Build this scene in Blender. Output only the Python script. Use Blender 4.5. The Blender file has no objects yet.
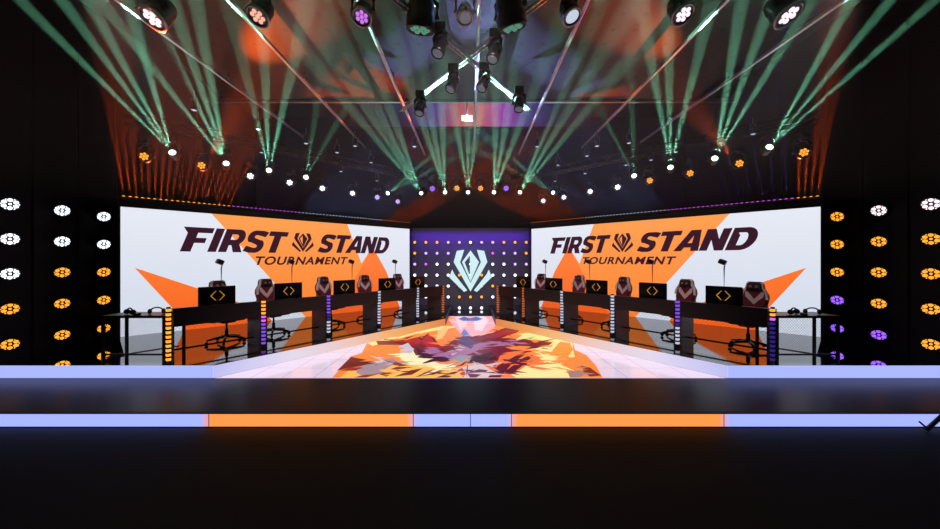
import bpy, bmesh, math, random
from mathutils import Vector, Matrix, geometry
random.seed(4)
S = bpy.context.scene
C = S.collection
PI = math.pi
S.view_settings.view_transform = 'Standard'
S.view_settings.look = 'None'
S.view_settings.exposure = 0.0
S.view_settings.gamma = 1.0
S.view_settings.use_curve_mapping = False

# ---------------------------------------------------------------- camera
EYE = 2.04; F = 340.0; CX = 470.5; HY = 261.0
cd = bpy.data.cameras.new('camera'); cam = bpy.data.objects.new('camera', cd); C.objects.link(cam)
cam.location = (0, 0, EYE); cam.rotation_euler = (PI/2, 0, 0)
cd.sensor_width = 36; cd.lens = F/940*36
cd.shift_x = -(CX-470)/940; cd.shift_y = -(264.5-HY)/940
cd.clip_start = .05
S.camera = cam
def at(px, py, Y): return Vector(((px-CX)/F*Y, Y, EYE-(py-HY)*Y/F))
def onz(px, py, z): return at(px, py, (EYE-z)*F/(py-HY))

# ---------------------------------------------------------------- materials
def lin(c):
    return tuple(((v/255)/12.92 if v/255 <= .04045 else ((v/255+.055)/1.055)**2.4) for v in c)
MATS = {}
def mat(name, col=(.5,.5,.5), rough=.5, metal=0, emit=None, strength=1, ior=None, noise=None, sample=True):
    m = bpy.data.materials.new(name); m.use_nodes = True
    nt = m.node_tree; b = nt.nodes['Principled BSDF']
    b.inputs['Base Color'].default_value = (*col, 1)
    b.inputs['Roughness'].default_value = rough
    b.inputs['Metallic'].default_value = metal
    if ior: b.inputs['IOR'].default_value = ior
    if emit:
        b.inputs['Emission Color'].default_value = (*lin(emit), 1)
        b.inputs['Emission Strength'].default_value = strength
        if not sample:
            try: m.cycles.emission_sampling = 'NONE'
            except Exception: pass
    if noise:
        sc, amt = noise
        tc = nt.nodes.new('ShaderNodeTexCoord'); n = nt.nodes.new('ShaderNodeTexNoise'); n.inputs['Scale'].default_value = sc
        n.inputs['Detail'].default_value = 4
        nt.links.new(tc.outputs['Object'], n.inputs['Vector'])
        mr = nt.nodes.new('ShaderNodeMapRange'); mr.inputs['To Min'].default_value = max(0, rough-amt); mr.inputs['To Max'].default_value = min(1, rough+amt)
        nt.links.new(n.outputs['Fac'], mr.inputs['Value']); nt.links.new(mr.outputs['Result'], b.inputs['Roughness'])
        bp = nt.nodes.new('ShaderNodeBump'); bp.inputs['Strength'].default_value = .08; bp.inputs['Distance'].default_value = .004
        nt.links.new(n.outputs['Fac'], bp.inputs['Height']); nt.links.new(bp.outputs['Normal'], b.inputs['Normal'])
    MATS[name] = m
    return m
M_black = mat('black_paint', (.010,.009,.010), .5, noise=(30,.1))
M_desk = mat('black_laminate', (.010,.006,.008), .35, noise=(50,.08))
M_divider = mat('slate_laminate', (.035,.04,.055), .4, noise=(40,.08))
M_wall = mat('black_wall_cloth', (.004,.004,.006), .85, noise=(60,.1))
M_floor = mat('dark_carpet', (.018,.014,.016), .8, noise=(120,.1))
M_tread = mat('satin_black_tread', (.016,.018,.026), .34, ior=1.3)
M_gloss = mat('gloss_black_deck', (.012,.012,.014), .06, ior=2.9)
M_alu = mat('aluminium', (.55,.55,.58), .3, 1, noise=(60,.08))
M_pole = mat('grey_metal', (.25,.25,.28), .35, 1, noise=(60,.08))
M_fix = mat('fixture_black', (.006,.006,.007), .3, noise=(60,.08))
M_maroon = mat('maroon_leather', lin((120,22,48)), .5, noise=(80,.1))
M_cream = mat('white_leather', lin((225,205,200)), .5, noise=(80,.1))
M_charcoal = mat('charcoal_leather', (.02,.018,.02), .5, noise=(80,.1))
M_gold = mat('gold_print', lin((200,150,60)), .4, .2, noise=(80,.05))
M_screenblack = mat('dark_glass', (.004,.004,.006), .15, noise=(40,.02))
M_silver = mat('silver_plastic', (.5,.5,.55), .35, .3, noise=(40,.05))
ink = (56,20,40)
M_ink = mat('maroon_ink', (.01,.005,.008), .5, emit=ink, strength=.9, sample=False)
def led(name, c, s=1, sample=True): return mat(name, (.02,.02,.02), .35, emit=c, strength=s, sample=sample)

def nodes_emit(name, build, rough=.3, base=(.02,.02,.02), strength=1.0, coat=False):
    m = bpy.data.materials.new(name); m.use_nodes = True; nt = m.node_tree; b = nt.nodes['Principled BSDF']
    b.inputs['Base Color'].default_value = (*base, 1); b.inputs['Roughness'].default_value = rough
    b.inputs['Emission Strength'].default_value = strength
    out = build(nt)
    nt.links.new(out, b.inputs['Emission Color'])
    return m
def ramp(nt, stops, interp='LINEAR'):
    r = nt.nodes.new('ShaderNodeValToRGB'); r.color_ramp.interpolation = interp
    while len(r.color_ramp.elements) > 1: r.color_ramp.elements.remove(r.color_ramp.elements[0])
    r.color_ramp.elements[0].position = stops[0][0]; r.color_ramp.elements[0].color = (*lin(stops[0][1]), 1)
    for p, c in stops[1:]:
        e = r.color_ramp.elements.new(p); e.color = (*lin(c), 1)
    return r
def axis_ramp(nt, axis, lo, hi, stops, interp='LINEAR'):
    tc = nt.nodes.new('ShaderNodeTexCoord'); sx = nt.nodes.new('ShaderNodeSeparateXYZ'); nt.links.new(tc.outputs['Object'], sx.inputs[0])
    mr = nt.nodes.new('ShaderNodeMapRange'); mr.inputs['From Min'].default_value = lo; mr.inputs['From Max'].default_value = hi
    nt.links.new(sx.outputs[axis], mr.inputs['Value'])
    r = ramp(nt, stops, interp); nt.links.new(mr.outputs['Result'], r.inputs['Fac'])
    return r.outputs['Color']

# ---------------------------------------------------------------- mesh helpers
def bx(bm, x0, x1, y0, y1, z0, z1, mi=0):
    v = [bm.verts.new(p) for p in ((x0,y0,z0),(x1,y0,z0),(x1,y1,z0),(x0,y1,z0),(x0,y0,z1),(x1,y0,z1),(x1,y1,z1),(x0,y1,z1))]
    for f in ((3,2,1,0),(4,5,6,7),(0,1,5,4),(1,2,6,5),(2,3,7,6),(3,0,4,7)):
        bm.faces.new([v[i] for i in f]).material_index = mi
    return v
def bbx(bm, x0, x1, y0, y1, z0, z1, b=.01, seg=2):
    t = bmesh.new(); bx(t, x0, x1, y0, y1, z0, z1)
    bmesh.ops.bevel(t, geom=t.edges[:], offset=b, segments=seg, affect='EDGES', profile=.5)
    merge(bm, t)
def merge(bm, t, mtx=None):
    if mtx is not None: bmesh.ops.transform(t, matrix=mtx, verts=t.verts[:])
    me = bpy.data.meshes.new('tmp'); t.to_mesh(me); t.free(); bm.from_mesh(me); bpy.data.meshes.remove(me)
def frame_from(p, q):
    p, q = Vector(p), Vector(q); d = (q-p); L = d.length; d = d/L
    return Matrix.Translation(p) @ d.to_track_quat('Z', 'Y').to_matrix().to_4x4(), L
def tube(bm, pts, r, n=10, smooth=True):
    """round bar through a list of points; r may be one radius or a list"""
    pts = [Vector(p) for p in pts]; R = r if isinstance(r, (list, tuple)) else [r]*len(pts)
    rings = []
    for i, p in enumerate(pts):
        a = pts[max(0, i-1)]; b = pts[min(len(pts)-1, i+1)]
        q = (b-a).normalized().to_track_quat('Z', 'Y')
        rings.append([bm.verts.new(p + q @ Vector((math.cos(2*PI*k/n)*R[i], math.sin(2*PI*k/n)*R[i], 0))) for k in range(n)])
    for i in range(len(rings)-1):
        for k in range(n):
            f = bm.faces.new((rings[i][k], rings[i][(k+1) % n], rings[i+1][(k+1) % n], rings[i+1][k])); f.smooth = smooth
    bm.faces.new(rings[0][::-1]); bm.faces.new(rings[-1])
def lathe(bm, prof, mtx=None, n=24):
    """profile [(r, z)...] spun around local z"""
    t = bmesh.new(); rings = []
    for r, z in prof:
        rings.append([t.verts.new((math.cos(2*PI*k/n)*r, math.sin(2*PI*k/n)*r, z)) for k in range(n)] if r > 1e-6 else [t.verts.new((0,0,z))])
    for a, b in zip(rings, rings[1:]):
        for k in range(n):
            k2 = (k+1) % n
            if len(a) == 1 and len(b) == 1: continue
            if len(a) == 1: f = t.faces.new((a[0], b[k2], b[k]))
            elif len(b) == 1: f = t.faces.new((a[k], a[k2], b[0]))
            else: f = t.faces.new((a[k], a[k2], b[k2], b[k]))
            f.smooth = True
    if len(rings[0]) > 1: t.faces.new(rings[0][::-1])
    if len(rings[-1]) > 1: t.faces.new(rings[-1])
    bmesh.ops.recalc_face_normals(t, faces=t.faces[:])
    merge(bm, t, mtx)
def plate(bm, loops, y0, y1, mtx=None, mi=0):
    """flat shape with holes in the local xz plane, given thickness from y0 (front) to y1"""
    t = bmesh.new()
    polys = [[Vector((a, b, 0)) for a, b in lp] for lp in loops]
    tris = geometry.tessellate_polygon(polys)
    flat = [p for lp in polys for p in lp]
    fr = [t.verts.new((p.x, y0, p.y)) for p in flat]; bk = [t.verts.new((p.x, y1, p.y)) for p in flat]
    for tri in tris:
        try: t.faces.new([fr[i] for i in tri]); t.faces.new([bk[i] for i in tri][::-1])
        except ValueError: pass
    o = 0
    for lp in polys:
        n = len(lp)
        for k in range(n):
            try: t.faces.new((fr[o+k], fr[o+(k+1) % n], bk[o+(k+1) % n], bk[o+k]))
            except ValueError: pass
        o += n
    bmesh.ops.recalc_face_normals(t, faces=t.faces[:])
    for f in t.faces: f.material_index = mi
    merge(bm, t, mtx)
def prism(bm, poly, z0, z1):
    t = bmesh.new()
    a = [t.verts.new((x, y, z0)) for x, y in poly]; b = [t.verts.new((x, y, z1)) for x, y in poly]
    t.faces.new(a); t.faces.new(b)
    for k in range(len(poly)): t.faces.new((a[k], a[(k+1) % len(a)], b[(k+1) % len(a)], b[k]))
    bmesh.ops.recalc_face_normals(t, faces=t.faces[:]); merge(bm, t)
def B(fn, *a, **k):
    bm = bmesh.new(); fn(bm, *a, **k); return bm
def obj(name, bm, m, parent=None, loc=None):
    me = bpy.data.meshes.new(name); bm.to_mesh(me); bm.free()
    for x in (m if isinstance(m, (list, tuple)) else [m]): me.materials.append(x)
    o = bpy.data.objects.new(name, me); C.objects.link(o)
    if parent: o.parent = parent
    if loc is not None: o.location = loc
    return o
def tag(o, label, cat, group=None, kind=None):
    o['label'] = label; o['category'] = cat
    if group: o['group'] = group
    if kind: o['kind'] = kind
    return o
def thing(name, label, cat, loc=(0,0,0), rot=(0,0,0), group=None):
    o = bpy.data.objects.new(name, None); C.objects.link(o); o.empty_display_size = .1
    o.location = loc; o.rotation_euler = rot
    return tag(o, label, cat, group)
def struct(name, bm, m, parent=None):
    o = obj(name, bm, m, parent); o['kind'] = 'structure'; return o
def dup(root, loc, rot, label):
    def cp(o, par):
        c = o.copy(); C.objects.link(c)
        if par: c.parent = par
        for ch in list(o.children): cp(ch, c)
        return c
    r = cp(root, None); r.location = loc; r.rotation_euler = rot; r['label'] = label
    return r
ORD = ['first','second','third','fourth','fifth','sixth','seventh','eighth','ninth','tenth','eleventh']
SIDE = {1: 'left', -1: 'right'}

# ================================================================ SETTING
ZP = .37; ZT = .18
struct('floor', B(bx, -8.3, 8.3, -3, 4.16, -.1, 0), M_floor)
struct('floor_rear', B(bx, -8.3, 8.3, 5.0, 13.2, -.42, -.32), M_floor)
struct('step_tread', B(bx, -8.3, 8.3, 4.20, 5.39, -.1, ZT), M_tread)
for sg, nm in ((-1, 'wall_left'), (1, 'wall_right')):
    bm = bmesh.new(); bx(bm, min(sg*8.36, sg*8.56), max(sg*8.36, sg*8.56), -3, 13.2, -.42, 7.6)
    for y in (2.6, 3.8, 5.0, 5.75, 6.5, 7.25, 8.0, 9.2, 10.4):       # panel joints
        bx(bm, min(sg*8.34, sg*8.37), max(sg*8.34, sg*8.37), y-.012, y+.012, -.32, 6.7)
    struct(nm, bm, M_wall)
struct('wall_back', B(bx, -8.3, 8.3, 13.2, 13.4, -.4, 7.6), M_wall)
struct('wall_front', B(bx, -8.3, 8.3, -3.2, -3.0, -.4, 7.6), M_wall)

# ceiling with bolted panels
def ceil_mat():
    m = mat('ceiling_panels', (.06,.045,.042), .6)
    nt = m.node_tree; b = nt.nodes['Principled BSDF']
    tc = nt.nodes.new('ShaderNodeTexCoord'); sx = nt.nodes.new('ShaderNodeSeparateXYZ'); nt.links.new(tc.outputs['Object'], sx.inputs[0])
    def cell(out, size):
        a = nt.nodes.new('ShaderNodeMath'); a.operation = 'DIVIDE'; a.inputs[1].default_value = size; nt.links.new(out, a.inputs[0])
        f = nt.nodes.new('ShaderNodeMath'); f.operation = 'FRACT'; nt.links.new(a.outputs[0], f.inputs[0])
        s = nt.nodes.new('ShaderNodeMath'); s.operation = 'SUBTRACT'; s.inputs[1].default_value = .5; nt.links.new(f.outputs[0], s.inputs[0])
        return s.outputs[0]
    cb = nt.nodes.new('ShaderNodeCombineXYZ'); nt.links.new(cell(sx.outputs[0], .3), cb.inputs[0]); nt.links.new(cell(sx.outputs[1], .3), cb.inputs[1])
    ln = nt.nodes.new('ShaderNodeVectorMath'); ln.operation = 'LENGTH'; nt.links.new(cb.outputs[0], ln.inputs[0])
    lt = nt.nodes.new('ShaderNodeMath'); lt.operation = 'LESS_THAN'; lt.inputs[1].default_value = .11; nt.links.new(ln.outputs['Value'], lt.inputs[0])
    mx = nt.nodes.new('ShaderNodeMixRGB'); mx.inputs[1].default_value = (.032,.024,.022,1); mx.inputs[2].default_value = (.004,.003,.003,1)
    nt.links.new(lt.outputs[0], mx.inputs[0]); nt.links.new(mx.outputs[0], b.inputs['Base Color'])
    return m
M_ceil = ceil_mat()
struct('ceiling', B(bx, -4.3, 4.3, -3, 6.67, 5.2, 5.35), M_ceil)
struct('ceiling_upper', B(bx, -8.56, 8.56, -3.2, 13.4, 7.6, 7.75), M_wall)
struct('trim_1', B(bx, -5.2, 5.2, 6.67, 6.72, 5.16, 5.24), M_alu)

# lit risers ---------------------------------------------------------------
BW = (158,172,252); OW = (240,146,72)
def front_riser(nt):
    f = [(-8.3,BW),(-3.29,BW),(-3.2,OW),(-.74,OW),(-.66,BW),(.46,BW),(.54,OW),(3.08,OW),(3.16,BW)]
    return axis_ramp(nt, 0, -8.3, 8.3, [((x+8.3)/16.6, c) for x, c in f])
M_riser = nodes_emit('led_riser_front', front_riser, strength=1.2)
t = thing('front_light_riser', 'long lit step riser in lilac and orange blocks, below the dark tread', 'light strip', (0, 4.16, 0))
obj('light_panel', B(bx, -8.3, 8.3, 0, .035, .015, .172), M_riser, t)
obj('edge_profile', B(bx, -8.3, 8.3, -.012, .035, .172, .182), M_black, t)
for x in (-6.1, -3.2, -.7, .0, .5, 3.1, 6.1): obj('panel_joint', B(bx, x-.004, x+.004, -.003, .003, .015, .172), M_pole, t)

# side decks and their lit edges
VA = Vector((-4.09, 5.40)); VB = Vector((-.74, 9.8))
for sg in (1, -1):
    s = SIDE[sg]
    poly = [(-6.05,5.44),(-4.10,5.44),(-.78,9.8),(-.78,13.1),(-2.2,13.1),(-7.78,7.5),(-7.2,7.0),(-6.05,5.95)]
    struct('stage_deck', B(prism, [(x*sg, y) for x, y in poly], -.32, ZP), M_gloss)
    M_side = mat('led_riser_side_'+s, (.02,.02,.02), .35, emit=(160,172,252), strength=1.2)
    e = thing('deck_edge_light', f'lit lilac edge along the front and inner side of the {s} desk deck', 'light strip', (0,0,0), group=None)
    obj('light_panel', B(bx, min(-8.3*sg, VA.x*sg), max(-8.3*sg, VA.x*sg), 5.39, 5.43, ZT+.005, ZP), M_side, e)
    d = (VB-VA); L = d.length; d.normalize(); ang = math.atan2(d.y, d.x*sg)
    def vr(nt): return axis_ramp(nt, 0, 0, L, [(0,(200,200,255)),(.22,(235,225,245)),(.45,(245,205,190)),(.62,(250,185,120)),(.8,(240,160,90)),(1,(225,130,70))])
    M_v = nodes_emit('led_riser_inner_'+s, vr, strength=.9)
    o = obj('light_panel', B(bx, 0, L, -.02, .02, ZT+.005, ZP), M_v, e, (VA.x*sg, VA.y, 0)); o.rotation_euler.z = ang
    obj('light_panel', B(bx, VB.x*sg-.02, VB.x*sg+.02, 9.8, 13.0, ZT+.005, ZP), M_black, e)

# ---------------------------------------------------------------- LED floor
def floor_tiles(nt):
    tc = nt.nodes.new('ShaderNodeTexCoord'); mp = nt.nodes.new('ShaderNodeMapping')
    nt.links.new(tc.outputs['Object'], mp.inputs[0])
    br = nt.nodes.new('ShaderNodeTexBrick'); br.offset = 0; br.inputs['Scale'].default_value = 1
    br.inputs['Brick Width'].default_value = .5; br.inputs['Row Height'].default_value = .5
    br.inputs['Mortar Size'].default_value = .006
    br.inputs['Color1'].default_value = (*lin((232,212,232)),1); br.inputs['Color2'].default_value = (*lin((226,206,228)),1); br.inputs['Mortar'].default_value = (*lin((185,160,190)),1)
    nt.links.new(mp.outputs[0], br.inputs['Vector'])
    return br.outputs['Color']
M_tiles = nodes_emit('led_floor_tiles', floor_tiles, rough=.12, strength=.95)
struct('stage_deck_rear', B(bx, -.78, .78, 11.46, 13.1, -.32, ZT), M_gloss)
t = thing('led_floor', 'glowing video floor between the decks, white tiles around an orange flame picture', 'floor screen', (0,5.4,ZT))
obj('tile_field', B(prism, [(x, y-5.4) for x, y in [(-4.06,5.40),(4.06,5.40),(.75,9.8),(.75,11.45),(-.75,11.45),(-.75,9.8)]], -.08, .002), M_tiles, t)
ART = [
 ((255,140,60), [(332,378.6),(351,356.5),(362,353),(366,345),(372,337),(400,331),(430,324.5),(441,320),(441,316),(500,316),(500,320),(520,325),(545,331),(572,340),(575,350),(586,355),(603,378.6)]),
 ((255,125,50), [(372,337),(400,331),(440,321),(452,322),(440,329),(410,337),(384,345),(368,348)]),
 ((255,190,90), [(340,378.6),(352,368),(400,362),(440,368),(470,372),(470,378.6)]),
 ((255,232,150), [(366,342),(380,338),(398,337),(440,326),(462,326.5),(440,330),(415,334),(402,338),(385,343),(372,346)]),
 ((255,244,190), [(398,352),(412,350),(424,358),(440,364),(458,366),(446,372),(430,367),(414,366),(402,360)]),
 ((255,180,190), [(449,321),(451,315),(496,315),(500,322),(486,334),(478,338),(460,333)]),
 ((255,215,225), [(455,317),(462,314.5),(468,316),(466,326),(460,330)]),
 ((255,225,235), [(473,315),(484,314.5),(489,320),(482,331),(475,330)]),
 ((110,120,200), [(461,334),(464,329),(468,333),(474,340),(468,341)]),
 ((100,110,190), [(458,319),(464,316.6),(470,318.5),(476,316.6),(483,319),(477,321),(463,321)]),
 ((120,18,34), [(408,337),(414,336),(422,338),(427,334),(434,338),(440,346),(446,347),(452,341),(463,336),(476,337),(492,333),(510,326),(526,322),(526,327),(516,333),(500,338),(540,341),(553,343),(545,347),(520,346),(500,346),(520,352),(503,360),(494,368),(470,364),(450,361),(430,361),(416,356),(411,347),(400,345),(378,345),(376,341),(395,341)]),
 ((60,10,26), [(415,347),(424,352),(440,357),(470,358),(492,352),(498,360),(476,363),(440,362),(420,358)]),
 ((180,20,30), [(404,340),(418,336),(420,344),(410,346)]),
 ((190,30,40), [(422,342),(428,333),(434,341),(438,348),(430,350)]),
 ((170,110,150), [(424,350),(434,348),(446,353),(462,345),(480,344),(510,342),(528,343),(510,345),(486,347),(470,354),(450,359),(432,357)]),
 ((215,180,205), [(449,350),(462,344),(474,343),(463,350),(452,356)]),
 ((90,60,110), [(456,338),(466,336),(478,342),(470,350),(460,346)]),
 ((150,150,165), [(448,360),(460,355),(472,356),(468,362),(456,363)]),
 ((210,200,215), [(398,347),(408,343),(414,350),(410,355),(402,353)]),
 ((170,140,150), [(356,373),(362,364),(372,361),(392,357),(398,362),(384,370),(364,376)]),
 ((214,196,200), [(374,362),(378,357),(384,358),(382,366)]),
 ((110,22,20), [(337,371),(351,357),(360,359),(374,361),(362,365),(350,368)]),
 ((160,40,20), [(340,371),(356,366),(368,364),(356,371)]),
 ((140,40,16), [(378,374),(400,366),(414,365),(398,372),(386,377)]),
 ((120,30,16), [(394,377),(412,370),(424,368),(412,375)]),
 ((130,36,20), [(414,378.6),(430,371),(452,370),(432,375),(424,378.6)]),
 ((110,20,20), [(436,378.6),(452,372.5),(463,371),(456,375),(448,378.6)]),
 ((150,50,16), [(354,378.6),(372,373),(380,374),(366,378.6)]),
 ((226,200,205), [(456,370),(464,366),(480,364),(500,368),(496,378.6),(462,378.6)]),
 ((110,50,80), [(466,372),(480,367),(488,371),(476,378.6),(470,378.6)]),
 ((200,60,50), [(457,371),(462,368),(466,374),(463,378)]),
 ((255,238,160), [(512,343),(524,334),(540,330),(556,333),(572,341),(573,350),(575,357),(556,362),(566,370),(570,378.6),(516,378.6),(506,372),(526,362),(546,357),(544,352),(530,348),(552,347),(554,342),(530,339)]),
 ((225,235,150), [(524,335),(540,331),(554,334),(564,340),(545,338),(530,340)]),
 ((255,150,50), [(553,350),(560,342),(570,343),(573,350),(566,360),(556,360),(548,356)]),
 ((255,120,50), [(500,356),(520,350),(534,354),(546,364),(538,369),(526,366),(515,374),(500,378.6),(488,378.6),(496,366)]),
 ((255,140,60), [(572,362),(586,355),(596,366),(602,377),(588,372),(576,368)]),
 ((130,30,16), [(580,366),(590,368),(601,376),(590,377),(584,373)]),
 ((170,130,120), [(568,372),(578,368),(586,374),(580,378.6),(570,378.6)]),
 ((100,14,26), [(488,378.6),(498,366),(516,356),(530,351),(512,364),(500,378.6)]),
 ((90,16,22), [(506,371),(524,358),(536,354),(520,368),(512,374)]),
 ((70,14,30), [(503,322),(507,319),(510,318),(507,324),(504,326)]),
 ((70,14,30), [(512,325),(516,320),(519,319),(516,325)]),
 ((170,24,44), [(480,339),(500,332),(520,326),(526,325),(516,332),(496,338)]),
 ((255,200,130), [(438,331),(446,326),(448,330),(442,339),(436,340)]),
]
bm = bmesh.new(); ms = []
for i, (c, pp) in enumerate(ART):
    ms.append(led('picture_tone_%d' % i, c, .95, False))
    h = .003 + i*.00012
    t2 = bmesh.new(); vs = []
    for x, y in pp:
        p = onz(x, min(y, 377.9), ZT); vs.append(Vector((p.x, p.y-5.4, 0)))
    tris = geometry.tessellate_polygon([vs])
    vv = [t2.verts.new((v.x, min(v.y, 6.03), h)) for v in vs]
    for tr in tris:
        try:
            f = t2.faces.new([vv[k] for k in tr]); f.material_index = i
        except ValueError: pass
    bmesh.ops.recalc_face_normals(t2, faces=t2.faces[:])
    for f in t2.faces:
        if f.normal.z < 0: f.normal_flip()
    merge(bm, t2)
def inside(x, y, pp):
    r = False; j = len(pp)-1
    for k in range(len(pp)):
        (xa, ya), (xb, yb) = pp[k], pp[j]
        if (ya > y) != (yb > y) and x < (xb-xa)*(y-ya)/(yb-ya)+xa: r = not r
        j = k
    return r
rng = random.Random(11); made = 0
while made < 230:       # brush-like strokes of the picture, each a thin pointed blade along the flow of the painting
    x = rng.uniform(334, 602); y = rng.uniform(317, 377)
    if not inside(x, y, ART[0][1]): continue
    tone = [i for i, (c, pp) in enumerate(ART) if inside(x, y, pp)][-1]
    base = math.atan2((y-346)*.35, x-470) if rng.random() < .6 else rng.uniform(-.5, .5)
    k = (y-300)/78
    ln_ = rng.uniform(5, 17)*(.5+k); wd = rng.uniform(.5, 1.5)*(.35+k); a = base+rng.uniform(-.35, .35)
    cx, cy = x+rng.uniform(-5, 5)*k, y+rng.uniform(-2.5, 2.5)*k
    ca, sa = math.cos(a), math.sin(a)*.55
    pts = [(cx-ca*ln_, cy-sa*ln_), (cx-ca*ln_*.2+sa*wd, cy-sa*ln_*.2-wd), (cx+ca*ln_, cy+sa*ln_), (cx+ca*ln_*.1-sa*wd, cy+sa*ln_*.1+wd)]
    if any(not inside(u, v, ART[0][1]) for u, v in pts) or cy < 318: continue
    vs = [bm.verts.new((p.x, p.y-5.4, .0085+made*.000012)) for p in (onz(u, v, ZT) for u, v in pts)]
    f = bm.faces.new(vs); f.material_index = tone; f.normal_update()
    if f.normal.z < 0: f.normal_flip()
    made += 1
obj('flame_picture', bm, ms, t)

# ================================================================ VIDEO WALLS
def font_mesh(text, size):
    cu = bpy.data.curves.new('lettering', 'FONT'); cu.body = text; cu.size = size; cu.align_x = 'LEFT'
    cu.offset = size*.027; cu.space_character = 1.12; cu.shear = .28; cu.extrude = .004
    o = bpy.data.objects.new('lettering', cu); C.objects.link(o)
    dg = bpy.context.evaluated_depsgraph_get(); dg.update()
    me = bpy.data.meshes.new_from_object(o.evaluated_get(dg))
    bpy.data.objects.remove(o)
    return me
# bold italic capitals, unit height, before slanting
def arc(cx, cy, rx, ry, a0, a1, n=7): return [(cx+rx*math.cos(math.radians(a0+(a1-a0)*k/n)), cy+ry*math.sin(math.radians(a0+(a1-a0)*k/n))) for k in range(n+1)]
GL = {
 'F': (.90, [[(0,0),(.36,0),(.36,.36),(.74,.36),(.74,.57),(.36,.57),(.36,.78),(.88,.78),(.88,1),(-.22,1),(0,.76)]]),
 'I': (.34, [[(0,0),(.32,0),(.32,1),(0,1)]]),
 'R': (.88, [[(0,0),(.32,0),(.32,.30),(.42,.30),(.58,0),(.93,0),(.72,.36)]+arc(.56,.66,.30,.34,-50,90)+[(0,1)], [(.30,.54),(.50,.54)]+arc(.50,.66,.09,.12,-90,90,5)+[(.30,.78)]]),
 'S': (.86, [[(.02,.06),(.08,.30),(.40,.21)]+arc(.47,.285,.07,.07,-90,70,4)+[(.22,.46)]+arc(.29,.70,.27,.30,230,95,6)+[(.62,1),(.86,.94),(.78,.71),(.44,.79)]+arc(.37,.72,.07,.07,90,250,4)+[(.62,.56)]+arc(.54,.30,.28,.31,60,-85,6)+[(.3,-.01)]]),
 'T': (.80, [[(.24,0),(.56,0),(.56,.78),(.84,.78),(.84,1),(-.02,1),(-.02,.78),(.24,.78)]]),
 'A': (.92, [[(-.06,0),(.26,0),(.33,.17),(.60,.17),(.64,0),(.96,0),(.74,1),(.34,1)], [(.40,.38),(.58,.38),(.54,.74)]]),
 'N': (.92, [[(0,0),(.31,0),(.31,.50),(.58,0),(.90,0),(.90,1),(.59,1),(.59,.52),(.33,1),(0,1)]]),
 'D': (.92, [[(0,0),(.45,0)]+arc(.50,.5,.42,.5,-85,85,9)+[(.45,1),(0,1)], [(.31,.22),(.46,.22)]+arc(.46,.5,.15,.28,-85,85,6)+[(.22,.78),(.31,.66)]]),
}
def word(bm, text, x0, x1, z0, z1, sl=.36):
    tot = sum(GL[c][0] for c in text) + .055*(len(text)-1) + sl
    k = (x1-x0)/tot; h = z1-z0; x = 0
    for c in text:
        w, lps = GL[c]
        plate(bm, [[(x0+(x+a+sl*b)*k, z0+b*h) for a, b in lp] for lp in lps], -.004, .004)
        x += w+.055
EMB = [
 [[(-.30,1.0),(-.64,.95),(-.79,.42),(0,-.98),(0,-.58),(-.49,.42),(-.40,.66)]],
 [[(.30,1.0),(.64,.95),(.79,.42),(0,-.98),(0,-.58),(.49,.42),(.40,.66)]],
 [[(0,.97),(-.40,.42),(0,-.52),(.40,.42)], [(-.03,.72),(-.27,.40),(-.03,-.25)]],
 [[(-.86,.06),(-1,-.30),(-.30,-1.0),(-.16,-.93),(-.76,-.16)]],
 [[(.86,.06),(1,-.30),(.30,-1.0),(.16,-.93),(.76,-.16)]],
]
def emblem(bm, cx, cz, hw, hh, y0=-.004, y1=.004):
    for lps in EMB: plate(bm, [[(cx+a*hw, cz+b*hh) for a, b in lp] for lp in lps], y0, y1)
def shade_mat(name, c0, c1, ax, lo, hi, strength=1):
    return nodes_emit(name, lambda nt: axis_ramp(nt, ax, lo, hi, [(0, c0), (1, c1)]), strength=strength)
LS = 7.525; HS = 2.865
M_white = shade_mat('screen_white', (214,222,238), (236,240,250), 2, 0, HS, .95)
M_white2 = shade_mat('screen_grey', (205,213,226), (216,224,238), 2, 0, HS, .95)
M_or1 = shade_mat('screen_orange', (255,132,48), (255,160,82), 2, .3, HS, 1)
M_or2 = shade_mat('screen_deep_orange', (246,96,28), (255,124,50), 2, 0, 1.6, 1)
DIRL = Vector((5.41, 5.23, 0)).normalized()
SC = {1: dict(o=(-7.69, 7.47, ZP), ang=math.atan2(5.23, 5.41), t=[(.99,3.37,1.90,2.50),(4.17,6.74,1.93,2.50)], e=(3.775,2.22,.31,.28), tt=(2.56,5.15,1.56,1.80)),
      -1: dict(o=(2.28, 12.7, ZP), ang=math.atan2(-5.23, 5.41), t=[(.80,2.93,1.93,2.49),(3.69,6.56,1.94,2.50)], e=(3.30,2.23,.32,.29), tt=(2.02,4.75,1.57,1.80))}
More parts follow.
